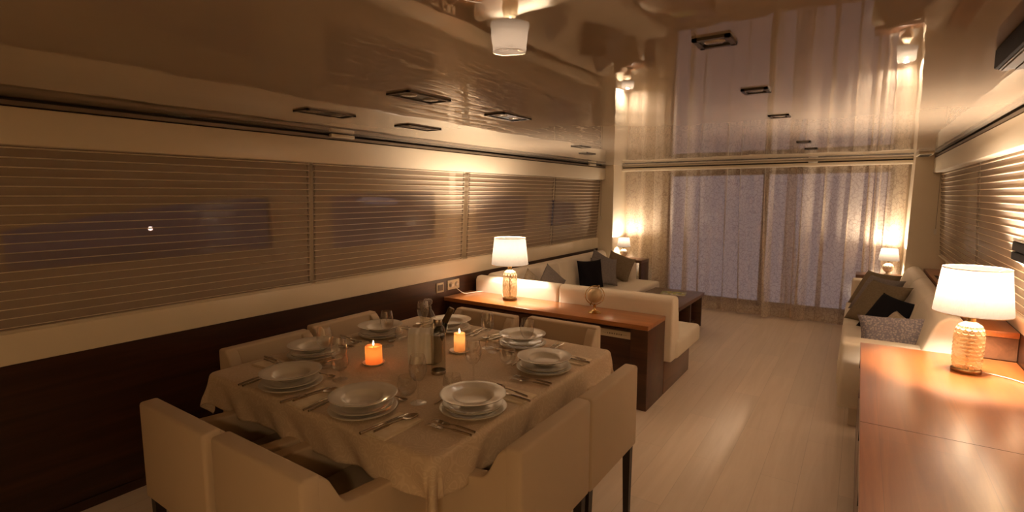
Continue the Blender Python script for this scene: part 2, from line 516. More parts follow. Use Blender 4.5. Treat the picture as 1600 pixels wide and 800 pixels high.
# --- far wall with sliding door opening
DX0, DX1 = -2.35, .30
fb = BM()
bx(fb, -3.0, DX0, 7.55, 7.62, 0, ZC); bx(fb, DX1, .46, 7.55, 7.62, 0, ZC)
bx(fb, DX0, DX1, 7.55, 7.62, 1.93, ZC); bx(fb, DX0, DX1, 7.55, 7.62, 0, .10)
struct('wall_far', fb, 'wall', smooth=False, label='cream wall around the far sliding doors')
for k, (a, b) in enumerate(((DX0, -1.06), (-1.06, DX1))):
    f = BM()
    bx(f, a, a+.035, 7.58, 7.61, .1, 1.93); bx(f, b-.035, b, 7.58, 7.61, .1, 1.93)
    bx(f, a, b, 7.58, 7.61, .10, .17); bx(f, a, b, 7.58, 7.61, 1.87, 1.93)
    d = struct('door_%d' % (k+1), f, 'railmetal', smooth=False, label='glazed sliding door behind the curtain')
    obj('glass_pane', box(a+.036, b-.036, 7.59, 7.60, .171, 1.869), M['window_glass'] if False else 'glass', d)
struct('trim_9', box(-2.97, .45, 7.30, 7.46, 1.95, 1.99, bev=.004), 'lacquer', label='cream curtain pelmet on the far wall')
struct('trim_11', box(-2.97, .45, 7.32, 7.46, 2.008, 2.029, bev=.003), 'lacquer', label='cream strip above the far curtain slot')
struct('trim_10', box(-2.97, .45, 7.34, 7.46, 1.991, 2.007), 'slot', smooth=False, label='dark shadow gap above the far curtain')
# --- back of the room (behind the viewer)
struct('wall_back', box(-3.4, 1.0, -1.9, -1.85, 0, ZC), 'wall', smooth=False, label='wall behind the viewer')
struct('baseboard_left', box(-3.2, -3.188, -1.85, 3.55, 0, .05), 'walnut_dark', smooth=False)
# exterior
HL = (-8.1, 3.074, 1.144)
r = thing('harbour_lamp', 'tiny orange harbour lamp seen outside through the leftmost blind', 'light', (HL[0], HL[1], -.9))
obj('lamp_head', lathe(BM(), [(0, -.03), (.021, -.021), (.03, 0), (.021, .021), (0, .03)], 12, Matrix.Translation((0, 0, HL[2]+.9))), 'far_light', r)
obj('post', tube(BM(), [(0, 0, 0), (0, 0, HL[2]+.87)], .012, 8, False), 'vent', r)
r = thing('added_glow', 'added pale glowing shape outside, seen through the second blind', 'glow', (-8.5, 7.5, -.95))  # glowing shape added outside to give a pale patch behind the blind
obj('glow_body', prism(BM(), [(-.45, .04), (-.15, -.05), (.30, -.06), (.44, .0), (.28, .07), (-.2, .10)], 'x', -.2, .2, bev=.02, mat=Matrix.Translation((0, 0, 2.41))), 'glow', r)
for y in (-.25, .25): obj('glow_pole', tube(BM(), [(0, y, .5), (0, y, 2.37)], .012, 8, False), 'vent', r)
obj('hull', prism(BM(), [(-1.6, .0), (1.3, .0), (1.9, .5), (-1.7, .55)], 'x', -.6, .6, bev=.06), 'vent', r)  # added support below the glowing shape, out of view
o = struct('floor_outside', box(-30, -5.0, -8, 13.5, -1.0, -.9), 'sea', smooth=False, label='dark harbour water outside the windows')

# ================================================================== BLINDS
def blind(name, xc, y0, y1, lean, label, side):
    r = thing('window_blind', label, 'blind', (xc, (y0+y1)/2, .97), 0, 'pleated window blinds')
    h = .86; hw = (y1-y0)/2
    g = BM()
    t = BM()
    vs = [t.verts.new(p) for p in ((0, -hw, 0), (0, hw, 0), (lean, hw, h), (lean, -hw, h))]
    t.faces.new(vs); merge(g, t)
    obj('gauze', g, 'sheer', r, smooth=False)
    s = BM(); n = 20
    for i in range(n):
        z = h*(i+.5)/n; x = lean*z/h
        prism(s, [(x+side*.002, z-.0015), (x+side*(.015 if side > 0 else .008), z+.001), (x+side*(.015 if side > 0 else .008), z+.0050), (x+side*.002, z+.003)], 'y', -hw, hw)
    obj('slats', s, 'slat', r, smooth=False)
    for y in (-hw+.012, hw-.012):
        c = BM()
        prism(c, [(side*.004, 0), (side*.007, 0), (lean+side*.007, h), (lean+side*.004, h)], 'y', y-.0015, y+.0015)
        for k in range(20):
            z = h*(k+.25)/n; x = lean*z/h
            bx(c, x+side*.004, x+side*.010, y-.006, y+.006, z-.006, z+.008)
        obj('cord', c, 'railmetal', r, smooth=False)
    obj('bottom_rail', box(side*.0, side*.022, -hw, hw, -.004, .014, bev=.003), 'slat', r)
    return r
blind('b', -3.215, -1.0, 2.185, .05, 'leftmost and widest window blind, beside the near end of the dining table', 1)
blind('b', -3.215, 2.215, 3.865, .05, 'window blind on the left wall just before the lamp on the divider', 1)
blind('b', -3.215, 3.935, 5.605, .05, 'window blind on the left wall above the long sofa, left of the narrow one', 1)
blind('b', -3.215, 5.635, 6.97, .05, 'narrow far window blind on the left wall next to the pilaster', 1)
blind('b', .725, 4.9, 6.95, -.05, 'far window blind on the right wall behind the sofa back', -1)
blind('b', .725, 1.0, 4.87, -.05, 'near window blind on the right wall behind the large lit lamp', -1)
# blind chain on the right pilaster
r = thing('blind_chain', 'thin pull chain with white toggle hanging by the right far blind', 'chain', (.66, 6.93, 1.25))
obj('chain', tube(BM(), [(0, 0, 0), (0, 0, .58)], .002, 6, False), 'railmetal', r)
obj('toggle', box(-.012, .012, -.01, .01, -.06, 0, bev=.005), 'white_plastic', r)
r = thing('blind_chain', 'thin pull chain with white toggle by the left far blind', 'chain', (-3.13, 6.93, 1.30))
obj('chain', tube(BM(), [(0, 0, 0), (0, 0, .52)], .002, 6, False), 'railmetal', r)
obj('toggle', box(-.012, .012, -.01, .01, -.06, 0, bev=.005), 'white_plastic', r)

# ================================================================== CURTAINS
GATH = {4: ((-2.52, .10), (-2.06, .16), (-1.88, .10), (-1.52, .09), (-1.36, .07), (-1.05, .10), (-.80, .10)), 9: ((-.62, .07), (-.38, .12), (-.12, .08), (.06, .08), (.24, .09))}
def curtain(x0, x1, label, seed, sweep):
    rnd = random.Random(seed)
    w = x1-x0
    waves = [(rnd.uniform(5, 11), rnd.uniform(0, 6), rnd.uniform(.016, .030)) for _ in range(3)] + [(rnd.uniform(18, 34), rnd.uniform(0, 6), rnd.uniform(.012, .022)) for _ in range(4)]
    folds = [(rnd.random(), rnd.uniform(.010, .018), rnd.uniform(.05, .08)) for _ in range(3)]
    gather = GATH[seed]
    def f(u, v):
        z = .015 + v*1.94
        x = x0+w*u + sweep*(1-v)**1.6*.14*u**3
        y = 7.43
        for k, ph, a in waves:
            y += a*math.sin(k*(x0+w*u)*1.3+ph+.5*(1-v)*math.sin(ph*3))*(.45+.55*(1-v))
        for c, wd, a in folds:
            d = (u-c-.02*(1-v)*math.sin(c*20))/wd
            y -= a*math.exp(-d*d)*(.5+.5*(1-v))
            x += .02*math.exp(-d*d)*d
        for gx, A in gather:
            c = (gx-x0)/w; d = (u-c-.012*(1-v)*math.sin(gx*9))/.026
            e_ = math.exp(-d*d)*(.55+.45*(1-v))
            x -= A*d*e_; y -= .030*math.tanh(d*1.5)*e_*1.6
        if v < .02: y -= .015
        return Vector((x, min(y, 7.53), z))
    b = grid(BM(), 320, 40, f)
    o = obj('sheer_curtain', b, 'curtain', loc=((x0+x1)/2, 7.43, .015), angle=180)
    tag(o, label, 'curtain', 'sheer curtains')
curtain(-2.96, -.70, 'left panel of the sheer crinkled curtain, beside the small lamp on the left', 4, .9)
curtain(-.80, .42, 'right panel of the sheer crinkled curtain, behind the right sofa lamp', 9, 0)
b = BM()
bx(b, -2.95, .43, 7.395, 7.41, 1.955, 1.97)
o = obj('curtain_track', b, 'railmetal', loc=(-1.2, 7.4, 1.96), smooth=False)
tag(o, 'slim curtain track above both sheer panels', 'curtain rail')
for (x, y, lab) in ((-.52, 7.34, 'small clear bracket on the far pelmet rail above the curtain'),):
    o = obj('rail_bracket', box(-.05, .05, -.02, .02, -.006, .006, bev=.004), 'white_plastic', local=True, loc=(x, 7.30, 2.000)); tag(o, lab, 'bracket')
o = obj('rail_bracket', box(-.015, .015, -.10, .10, -.012, .012, bev=.005), 'plate_cream', local=True, loc=(-3.075, 2.40, 2.012)); tag(o, 'small cream fitting on the left ceiling rail above the second blind', 'bracket')
o = obj('rail_bracket', box(-.015, .015, -.10, .10, -.012, .012, bev=.005), 'plate_cream', local=True, loc=(-3.075, 6.5, 2.012)); tag(o, 'small cream fitting on the left ceiling rail near the pilaster', 'bracket')

# ================================================================== CEILING FITTINGS
def spot(x, y, w, l, label):
    r = thing('ceiling_spotlight', label, 'light', (x, y, ZC), 0, 'switched-off recessed twin spotlights')
    f = BM()
    t = .014
    bx(f, -w/2, w/2, -l/2, -l/2+t, -.008, 0); bx(f, -w/2, w/2, l/2-t, l/2, -.008, 0)
    bx(f, -w/2, -w/2+t, -l/2, l/2, -.008, 0); bx(f, w/2-t, w/2, -l/2, l/2, -.008, 0)
    obj('frame', f, 'vent', r, smooth=False)
    obj('recess', box(-w/2+t, w/2-t, -l/2+t, l/2-t, -.003, 0), 'vent_dark', r, smooth=False)
    for yy in ((-l/4, l/4) if l > 1.4*w else (0,)):
        obj('lens', lathe(BM(), [(0, -.006), (w*.24, -.006), (w*.28, -.004), (w*.28, -.001)], 20, Matrix.Translation((0, yy, 0))), 'lens', r)
for (x, y, w, l, lab) in (
    (-1.64, 1.70, .13, .27, 'dark twin spotlight in the ceiling nearest above the dining table'),
    (-1.64, 2.39, .13, .27, 'dark twin spotlight in the ceiling above the far side of the dining table'),
    (-2.37, 1.75, .12, .30, 'dark twin spotlight in the ceiling nearest the leftmost blind'),
    (-2.37, 2.44, .12, .30, 'dark twin spotlight in the ceiling between the leftmost blinds and the divider lamp'),
    (-2.10, 4.2, .10, .20, 'faint spotlight in the ceiling beyond the divider lamp'),
    (-2.40, 4.95, .10, .20, 'faint spotlight in the ceiling over the long sofa'),
    (-.37, 1.56, .10, .10, 'largest square spotlight in the ceiling over the aisle'),
    (-.39, 2.37, .10, .10, 'second square spotlight in the ceiling over the aisle'),
    (-.40, 3.19, .10, .10, 'third square spotlight in the ceiling over the aisle'),
    (-.42, 4.86, .10, .10, 'fourth square spotlight in the ceiling over the aisle, very small'),
    (-.42, 5.6, .10, .10, 'last square spotlight in the ceiling, close to the curtain')):
    spot(x, y, w, l, lab)
r = thing('ceiling_vent', 'small brown slotted vent in the ceiling by the right pilaster', 'vent', (.50, 6.75, ZC))
obj('frame', box(-.06, .06, -.2, .2, -.03, 0, bev=.004), 'plate_cream', r)
b = BM()
for k in range(6): bx(b, -.045, .045, -.17+k*.06, -.14+k*.06, -.033, -.029)
obj('grille', b, 'vent_dark', r, smooth=False)
# black edged unit under the ceiling at the right
r = thing('ceiling_screen', 'black edged box with pale slatted underside hanging from the ceiling at the right edge', 'screen', (.50, 1.70, ZC))
b = BM()
bx(b, -.20, .30, -.42, .42, -.060, 0, bev=.006)
obj('housing', b, 'box_black', r)
b = BM()
bx(b, -.19, .29, -.41, .41, -.064, -.060)
for k in range(16): bx(b, -.185+k*.03, -.170+k*.03, -.40, .40, -.069, -.064)
obj('louvre', b, 'box_slats', r, smooth=False)
# wall shelf box on the right
r = thing('wall_console', 'black two-band wall box with cream top at the right edge above the lamp', 'console', (.62, 2.18, 1.35))
obj('lower_band', box(-.12, .10, -.55, .58, 0, .032, bev=.004), 'box_black', r)
obj('upper_band', box(-.12, .10, -.55, .58, .036, .072, bev=.004), 'box_black', r)
obj('top_panel', box(-.12, .10, -.55, .58, .0725, .085, bev=.003), 'lacquer', r)
obj('wall_bracket', box(.09, .215, -.40, .40, .01, .06), 'box_black', r)

# added fill light behind the viewer, shaped as a ceiling lamp
r = thing('fill_light', 'added small round fill lamp on the ceiling behind the viewer', 'light', (.42, -.75, ZC))
obj('housing', lathe(BM(), [(0, -.001), (.09, -.001), (.09, -.03), (.08, -.035)], 32), 'lacquer', r)
obj('diffuser', lathe(BM(), [(.08, -.030), (0, -.030)], 32), 'lens', r)
L = bpy.data.lights.new('fill_source', 'AREA'); L.shape = 'DISK'; L.size = .16; L.energy = FILL_W; L.color = (1, .66, .34)
lo = bpy.data.objects.new('fill_source', L); C.objects.link(lo); lo.parent = r; lo.location = (0, 0, -.04)

# ================================================================== LAMPS
def bulb_light(parent, z, e, rad=.03):
    L = bpy.data.lights.new('bulb_light', 'POINT'); L.energy = e; L.color = WARM; L.shadow_soft_size = rad*1.5
    o = bpy.data.objects.new('bulb_light', L); C.objects.link(o); o.parent = parent; o.location = (0, 0, z)

def big_lamp(loc, label, cord_pts, scales):
    r = thing('table_lamp', label, 'lamp', loc, 0)
    obj('base', lathe(BM(), [(0, 0), (.064, 0), (.066, .004), (.066, .016), (.062, .020), (0, .020)], 48), 'dark_brass', r)
    # textured glass body
    prof = []
    ctrl = [(.050, .020), (.058, .030), (.062, .06), (.0635, .12), (.0635, .19), (.060, .225), (.050, .252), (.034, .268), (.022, .276)]
    for i in range(len(ctrl)-1):
        (r0, z0), (r1, z1) = ctrl[i], ctrl[i+1]
        n = max(2, int((z1-z0)/.0028))
        for k in range(n): prof.append((r0+(r1-r0)*k/n, z0+(z1-z0)*k/n))
    prof.append(ctrl[-1])
    if scales:
        def rad(a, z, rr):
            rows = z/.021; row = math.floor(rows); fr = rows-row
            u = (a/(2*PI)*14 + .5*(row % 2)) % 1-.5
            arc = math.sqrt(max(0, 1-(2*u)**2))*.55
            edge = abs(fr-(.62-arc))
            return rr + .0045*math.exp(-(edge/.14)**2) if z < .262 else rr
    else:
        def rad(a, z, rr):
            k = 7; p = z/.021
            d = min(abs(math.sin(k*a+p*1.35)), abs(math.sin(k*a-p*1.35)))
            return rr + .0042*math.exp(-(d/.22)**2) if z < .262 else rr
    obj('body', lathe(BM(), prof, 168, rad=rad), 'mercury', r, angle=60)
    n = BM(); lathe(n, [(.022, .276), (.020, .285), (.020, .300), (.023, .303), (.023, .309), (.008, .310), (.008, .33)], 28)
    obj('neck', n, 'brass', r)
    s = BM(); tube(s, [(0, 0, .02), (0, 0, .28)], .0035, 8, False)
    for k in range(10): lathe(s, [(0, -.007), (.006, -.004), (.006, .004), (0, .007)], 10, Matrix.Translation((0, 0, .06+k*.021)))
    obj('stem', s, 'dark_brass', r)
    r0, r1, z0, z1 = .168, .142, .325, .565
    sh = obj('shade', lathe(BM(), [(r0+(r1-r0)*k/6, z0+(z1-z0)*k/6) for k in range(7)], 64), 'shade', r)
    for rr, zz in ((r0, z0), (r1, z1)):
        obj('rim', tube(BM(), [(rr*math.cos(2*PI*k/64), rr*math.sin(2*PI*k/64), zz) for k in range(65)], .0022, 6, False, caps=False), 'shade_rim', sh)
    for k in range(3):
        a = k*2*PI/3+.4
        obj('spoke', tube(BM(), [(0, 0, .51), (r1*math.cos(a), r1*math.sin(a), z1)], .0015, 5, False), 'shade_rim', sh)
    obj('bulb', lathe(BM(), [(0, .462), (.018, .455), (.027, .435), (.024, .41), (.013, .385), (.012, .345), (0, .345)], 20), 'bulb', r)
    bulb_light(r, .47, BIG_W*(1.0 if scales else .64), .028)
    if cord_pts:
        obj('cord', tube(BM(), cord_pts, .0028, 8), 'white_plastic', r)
    return r
DL = (-2.62, 3.84, .65)
rl = big_lamp(DL, 'lit table lamp with cream drum shade and lattice glass body on the wooden divider', [(-.06, .01, .006), (-.12, .06, .004), (-.20, .16, .004), (-.225, .20, .006)], False)
big_lamp((.53, 3.62, .65), 'large lit table lamp with scale patterned glass body on the right walnut cabinet', [(.066, 0, .006), (.12, -.01, .004), (.18, -.05, .004), (.22, -.10, .004), (.262, -.16, .004)], True)
obj('cord_switch', box(-.275, -.225, .195, .222, 0, .018, bev=.006), 'white_plastic', rl)
obj('cord', tube(BM(), [(-.275, .205, .006), (-.36, .19, .005), (-.44, .14, .004), (-.48, .05, .004), (-.50, -.05, .01), (-.53, -.10, .05), (-.555, -.125, .085)], .0032, 8), 'white_plastic', rl)

def small_lamp(loc, label, boost=1):
    r = thing('small_table_lamp', label, 'lamp', loc, 0, None)
    obj('base', lathe(BM(), [(0, 0), (.035, 0), (.036, .006), (.022, .012), (.018, .03), (.03, .036)], 28), 'pumice', r)
    def rad(a, z, rr):
        p = (z-.03)/.022
        d = min(abs(math.sin(6*a+p*1.6)), abs(math.sin(6*a-p*1.6)))
        return rr*(1+.09*math.exp(-(d/.3)**2))
    prof = [(max(.012, .052*math.sin(PI*k/24)), .082-.052*math.cos(PI*k/24)) for k in range(1, 25)]
    obj('body', lathe(BM(), prof, 72, rad=rad), 'pumice', r)
    obj('neck', lathe(BM(), [(.012, .13), (.009, .135), (.009, .19)], 16), 'brass', r)
    obj('shade', lathe(BM(), [(.100, .165), (.0925, .21), (.085, .255), (.077, .300)], 48), 'shade', r)
    obj('bulb', lathe(BM(), [(0, .262), (.014, .255), (.018, .242), (.012, .215), (.009, .185), (0, .185)], 16), 'bulb', r)
    bulb_light(r, .275, SMALL_W*boost, .018)
small_lamp((-2.86, 7.17, .68), 'small lit lamp with white shade and round base in the left far corner', .9)
small_lamp((.30, 7.19, .70), 'small lit lamp with white shade and lattice ball base beyond the right sofa', 1.15)

# ================================================================== DIVIDER
r = thing('divider_cabinet', 'low walnut divider cabinet between the dining table and the corner sofa', 'cabinet', (-2.2, 3.8, 0))
obj('top', box(-3.195, -1.225, 3.58, 3.985, .615, .65, bev=.003), 'walnut_x', r, world=True)
obj('carcass', box(-3.195, -1.36, 3.66, 3.98, .06, .6145), 'walnut_front', r, world=True, smooth=False)
obj('end_panel', box(-1.36, -1.226, 3.585, 3.98, 0, .6145, bev=.002), 'walnut_front', r, world=True)
obj('plinth', box(-3.19, -1.365, 3.70, 3.97, 0, .059), 'slot', r, world=True, smooth=False)
for (a, b) in ((-3.15, -2.55), (-2.54, -1.94), (-1.93, -1.37)):
    d = obj('door', box(a, b, 3.64, 3.6595, .08, .585, bev=.002), 'walnut_front', r, world=True)
o = thing('name_plate', 'long cream plate with faint engraved text on the divider cabinet door', 'plate', (-1.495, 3.632, .545))
obj('plate', box(-.135, .135, -.006, .006, -.028, .028, bev=.003), 'plate_cream', o)
b = BM()
rx = -.105
for wd in (.03, .006, .012, .012, .01, .012, .008, .012, .03):
    bx(b, rx, rx+wd, -.0068, -.0062, -.002 if wd > .02 else -.006, .0 if wd > .02 else .005); rx += wd+.008
obj('engraving', b, 'railmetal', o, smooth=False)
# sockets
r = thing('switch_panel', 'cream framed dark double switch on the walnut wall left of the divider lamp', 'switch', (-3.2, 3.53, .745))
obj('frame', box(0, .008, -.05, .05, -.045, .045, bev=.003), 'plate_cream', r)
obj('rocker', box(.008, .012, -.034, .034, -.028, .028, bev=.002), 'vent', r)
r = thing('power_socket', 'cream double power socket with a white plug above the divider', 'socket', (-3.2, 3.72, .75))
obj('frame', box(0, .008, -.085, .085, -.045, .045, bev=.003), 'plate_cream', r)
for yy in (-.04, .045):
    k = obj('socket_face', lathe(BM(), [(0, .0105), (.018, .0105), (.024, .013), (.026, .008)], 24, Matrix.Translation((0, yy, 0)) @ Matrix.Rotation(PI/2, 4, 'Y')), 'steel_dull', r)
obj('plug', box(.009, .035, -.055, -.025, -.013, .013, bev=.005), 'white_plastic', r)

# globe
r = thing('globe', 'small brass desk globe standing on the divider cabinet', 'globe', (-1.74, 3.77, .65), .5)
obj('base', lathe(BM(), [(0, 0), (.052, 0), (.054, .006), (.040, .014), (.018, .022), (.010, .034), (.009, .052), (.014, .060), (.008, .066)], 36), 'brass', r)
tl = Matrix.Translation((0, 0, .145)) @ Matrix.Rotation(math.radians(23), 4, 'Y')
obj('sphere', lathe(BM(), [(.0005 if k in (0, 24) else .064*math.sin(PI*k/24), -.064*math.cos(PI*k/24)) for k in range(25)], 48, tl), 'gold_globe', r)
t = BM()
tube(t, [(.076*math.sin(a), 0, .076*math.cos(a)) for a in [2*PI*k/40 for k in range(41)]], .0035, 8, False, tl, caps=False)
obj('meridian_ring', t, 'brass', r)
t = BM()
lathe(t, [(0, .062), (.005, .064), (.005, .078), (.008, .082), (.004, .09), (0, .09)], 12, tl)
lathe(t, [(0, -.09), (.004, -.09), (.008, -.082), (.005, -.078), (.005, -.064), (0, -.062)], 12, tl)
tube(t, [(0, 0, .066), (0, 0, .075)], .006, 8, False)
obj('pivot', t, 'dark_brass', r)

# ================================================================== SOFAS
def cush(x0, x1, y0, y1, z0, z1, bev=.035, seg=4):
    return box(x0, x1, y0, y1, z0, z1, bev=bev, seg=seg)
r = thing('corner_sofa', 'cream L shaped corner sofa behind the divider and along the left wall', 'sofa', (-2.4, 5.2, 0))
obj('base', box(-3.17, -1.225, 3.99, 4.72, 0, .27, bev=.004), 'walnut_table', r, world=True)
obj('base', box(-3.17, -2.32, 4.725, 6.98, 0, .27, bev=.004), 'walnut_table', r, world=True)
obj('seat_cushion', cush(-2.25, -1.15, 4.10, 4.80, .271, .43), 'leather', r, world=True)
obj('seat_cushion', cush(-3.0, -2.255, 4.10, 5.55, .271, .43), 'leather', r, world=True)
obj('seat_cushion', cush(-3.0, -2.22, 5.56, 6.92, .271, .43), 'leather', r, world=True)
def backp(y0, y1):
    return [(y0, .66), (y0, .765), (y0+.02, .795), (y0+.06, .805), (y1-.03, .80), (y1, .77), (y1+.06, .43), (y1+.02, .30), (y0, .30)]
b = prism(BM(), [(3.99, .272), (3.99, .765), (4.01, .798), (4.06, .805), (4.11, .795), (4.14, .77), (4.20, .43), (4.2, .272)], 'x', -2.195, -1.17, bev=.018, seg=3)
obj('back_cushion', b, 'leather', r, world=True)
b = prism(BM(), [(3.99, .272), (3.99, .765), (4.01, .798), (4.06, .805), (4.11, .795), (4.14, .77), (4.20, .43), (4.2, .272)], 'x', -3.14, -2.205, bev=.018, seg=3)
obj('back_cushion', b, 'leather', r, world=True)
for (a, bb) in ((4.215, 5.48), (5.49, 6.92)):
    b = prism(BM(), [(-3.17, .272), (-3.17, .76), (-3.14, .80), (-3.08, .81), (-3.03, .78), (-2.93, .43), (-2.93, .272)], 'y', a, bb, bev=.018, seg=3)
    obj('back_cushion', b, 'leather', r, world=True)
obj('armrest', cush(-3.16, -2.58, 6.78, 6.99, .272, .655, bev=.03), 'leather', r, world=True)

r = thing('side_table', 'dark walnut side table behind the arm of the corner sofa', 'table', (-2.9, 7.15, 0))
obj('top', box(-2.965, -2.52, 7.0, 7.31, .64, .68, bev=.002), 'walnut_table', r, world=True)
obj('side_panel', box(-2.56, -2.525, 7.01, 7.31, 0, .6395, bev=.002), 'walnut_front', r, world=True)
obj('side_panel', box(-2.965, -2.93, 7.01, 7.31, 0, .6395, bev=.002), 'walnut_front', r, world=True)
obj('shelf', box(-2.93, -2.56, 7.02, 7.31, .28, .31), 'walnut_front', r, world=True)

r = thing('coffee_table', 'low dark walnut coffee table with open sides in front of the corner sofa', 'table', (-1.82, 5.9, 0))
obj('top', box(-2.13, -1.52, 5.40, 6.46, .375, .42, bev=.002), 'walnut_table', r, world=True)
for y0 in (5.42, 5.91, 6.40):
    obj('side_panel', box(-2.11, -1.54, y0, y0+.045, 0, .3745, bev=.002), 'walnut_front', r, world=True)
obj('shelf', box(-2.10, -1.60, 5.47, 6.39, .05, .08), 'walnut_front', r, world=True)
r = thing('magazine', 'colourful magazine lying on the dark coffee table', 'magazine', (-1.80, 6.13, .421), .18)
obj('pages', box(-.14, .14, -.10, .10, 0, .008), 'white_plastic', r, smooth=False)
mm, n, l = newmat('magazine_cover')
v = n.new('ShaderNodeTexVoronoi'); v.inputs['Scale'].default_value = 28
tc = n.new('ShaderNodeTexCoord'); l.new(tc.outputs['Object'], v.inputs['Vector'])
rr = n.new('ShaderNodeValToRGB'); e = rr.color_ramp.elements
e[0].color = (.55, .50, .10, 1); e[0].position = .2; e[1].color = (.65, .6, .5, 1); e[1].position = .8
k = e.new(.5); k.color = (.22, .28, .12, 1)
l.new(v.outputs['Color'], rr.inputs[0]); l.new(rr.outputs[0], n['Principled BSDF'].inputs['Base Color'])
M['cover'] = mm
obj('cover', box(-.142, .142, -.102, .102, .0081, .0095), 'cover', r, smooth=False)

r = thing('sofa', 'cream three seat sofa against the right wall', 'sofa', (.25, 5.5, 0))
obj('base', box(.02, .58, 4.16, 6.96, 0, .20, bev=.004), 'leather', r, world=True)
for (a, bb) in ((4.32, 5.54), (5.55, 6.78)):
    obj('seat_cushion', cush(-.07, .40, a, bb, .20, .43, bev=.04), 'leather', r, world=True)
for (a, bb) in ((4.12, 5.05), (5.06, 6.0), (6.01, 6.95)):
    b = prism(BM(), [(.36, .30), (.34, .45), (.42, .74), (.45, .81), (.50, .845), (.56, .84), (.59, .80), (.595, .30)], 'y', a, bb, bev=.018, seg=3)
    obj('back_cushion', b, 'leather', r, world=True)
obj('armrest', cush(-.03, .40, 6.79, 6.99, .20, .67, bev=.03), 'leather', r, world=True)
a = obj('armrest', cush(-.055, .45, 4.10, 4.31, .14, .605, bev=.028), 'leather', r, world=True)
for (a, bb) in ((.08, 4.2), (.5, 4.2), (.08, 6.9), (.5, 6.9)): pass

r = thing('side_table', 'side table behind the far arm of the right sofa', 'table', (.2, 7.15, 0))
obj('top', box(.0, .43, 7.0, 7.30, .665, .70, bev=.002), 'walnut_table', r, world=True)
obj('side_panel', box(.005, .035, 7.01, 7.30, 0, .6645), 'walnut_front', r, world=True, smooth=False)
obj('side_panel', box(.39, .42, 7.01, 7.30, 0, .6645), 'walnut_front', r, world=True, smooth=False)

def pillow(name, label, loc, size, th, rot, m, w2=None, group=None):
    w = size; h = w2 or size
    def f(sgn):
        def g(u, v):
            a = 2*u-1; b = 2*v-1
            k = (1-abs(a)**2.6)*(1-abs(b)**2.6)
            px = a*w/2*(1-.10*(1-b*b)*abs(a)); py = b*h/2*(1-.10*(1-a*a)*abs(b))
            z = sgn*th/2*max(k, 0)**.42*(1+.05*math.sin(7*a+3*b))
            return Vector((px, py, z))
        return g
    bm = BM(); grid(bm, 22, 22, f(1)); grid(bm, 22, 22, f(-1))
    bmesh.ops.remove_doubles(bm, verts=bm.verts[:], dist=.0008)
    bmesh.ops.recalc_face_normals(bm, faces=bm.faces[:])
    o = obj(name, bm, m, angle=75)
    o.location = loc; o.rotation_euler = rot
    tag(o, label, 'cushion', group)
    return o
R_ = math.radians
# pillows on the corner sofa (rot: x tilt from lying flat, z heading)
pillow('cushion', 'black cushion in the middle of the corner sofa, darkest on the left', (-2.80, 5.92, .60), .37, .13, (R_(78), 0, R_(60)), 'black')
pillow('cushion', 'grey cushion standing just right of the black one on the corner sofa', (-2.71, 6.14, .61), .36, .13, (R_(72), R_(4), R_(42)), 'grey_pillow')
pillow('cushion', 'dark grey cushion behind the black one on the corner sofa', (-2.86, 6.38, .62), .40, .13, (R_(75), R_(28), R_(50)), 'grey_pillow')
pillow('cushion', 'taupe cushion leaning on the far arm of the corner sofa', (-2.70, 6.62, .62), .37, .12, (R_(70), R_(20), R_(25)), 'taupe_pillow')
pillow('cushion', 'grey cushion tipped on its corner behind the divider lamp', (-2.80, 4.92, .62), .33, .12, (R_(74), R_(40), R_(62)), 'grey_pillow')
pillow('cushion', 'small stone coloured cushion beside the divider lamp', (-2.86, 4.62, .60), .33, .12, (R_(74), R_(38), R_(66)), 'stone_pillow')
# pillows on the right sofa
pillow('cushion', 'farthest taupe cushion on the right sofa, against the far arm', (.17, 6.56, .61), .42, .13, (R_(58), 0, R_(-48)), 'taupe_pillow')
pillow('cushion', 'grey brown cushion second from the far arm of the right sofa', (.18, 6.20, .61), .42, .13, (R_(56), 0, R_(-50)), 'grey_pillow')
pillow('cushion', 'large taupe cushion behind the black one on the right sofa', (.18, 5.72, .61), .46, .14, (R_(54), 0, R_(-52)), 'taupe_pillow')
pillow('cushion', 'black cushion on the right sofa in front of the taupe ones', (.25, 5.28, .59), .37, .12, (R_(52), R_(6), R_(-46)), 'black')
pillow('cushion', 'small stone patterned cushion peeping out behind the lilac one', (.28, 4.92, .535), .30, .12, (R_(55), R_(10), R_(-60)), 'stone_pillow')
pillow('cushion', 'lilac patterned long cushion behind the near arm of the right sofa', (.295, 4.52, .595), .52, .16, (R_(66), R_(-5), R_(-4)), 'lilac', w2=.30)

# ================================================================== RIGHT CABINET AND LEDGE
r = thing('sideboard', 'long orange walnut sideboard in the right foreground', 'cabinet', (.42, 2.4, 0))
obj('top', box(.055, .795, .40, 3.97, .615, .65, bev=.003), 'walnut_y', r, world=True)
obj('carcass', box(.085, .795, .42, 3.97, .05, .6145), 'walnut_front', r, world=True, smooth=False)
for k in range(6):
    y0 = .43+k*.59
    d = obj('door', box(.066, .0848, y0, y0+.58, .07, .605, bev=.002), 'walnut_table', r, world=True)
    obj('handle', box(.058, .0658, y0+.50, y0+.515, .50, .55), 'vent_dark', d, smooth=False).matrix_parent_inverse = Matrix.Translation(-r.location)
obj('seam', box(.056, .794, 2.543, 2.546, .6499, .6504), 'walnut_front', r, world=True, smooth=False)
b = BM()
bx(b, .602, .797, 3.975, 6.99, .785, .82, bev=.003)
r = thing('wall_ledge', 'walnut ledge along the right wall behind the sofa with a slotted grille', 'ledge', (.7, 5.4, 0))
obj('top', b, 'walnut_y', r, world=True)
obj('front', box(.62, .797, 3.985, 6.98, .651, .7845), 'walnut_table', r, world=True, smooth=False)
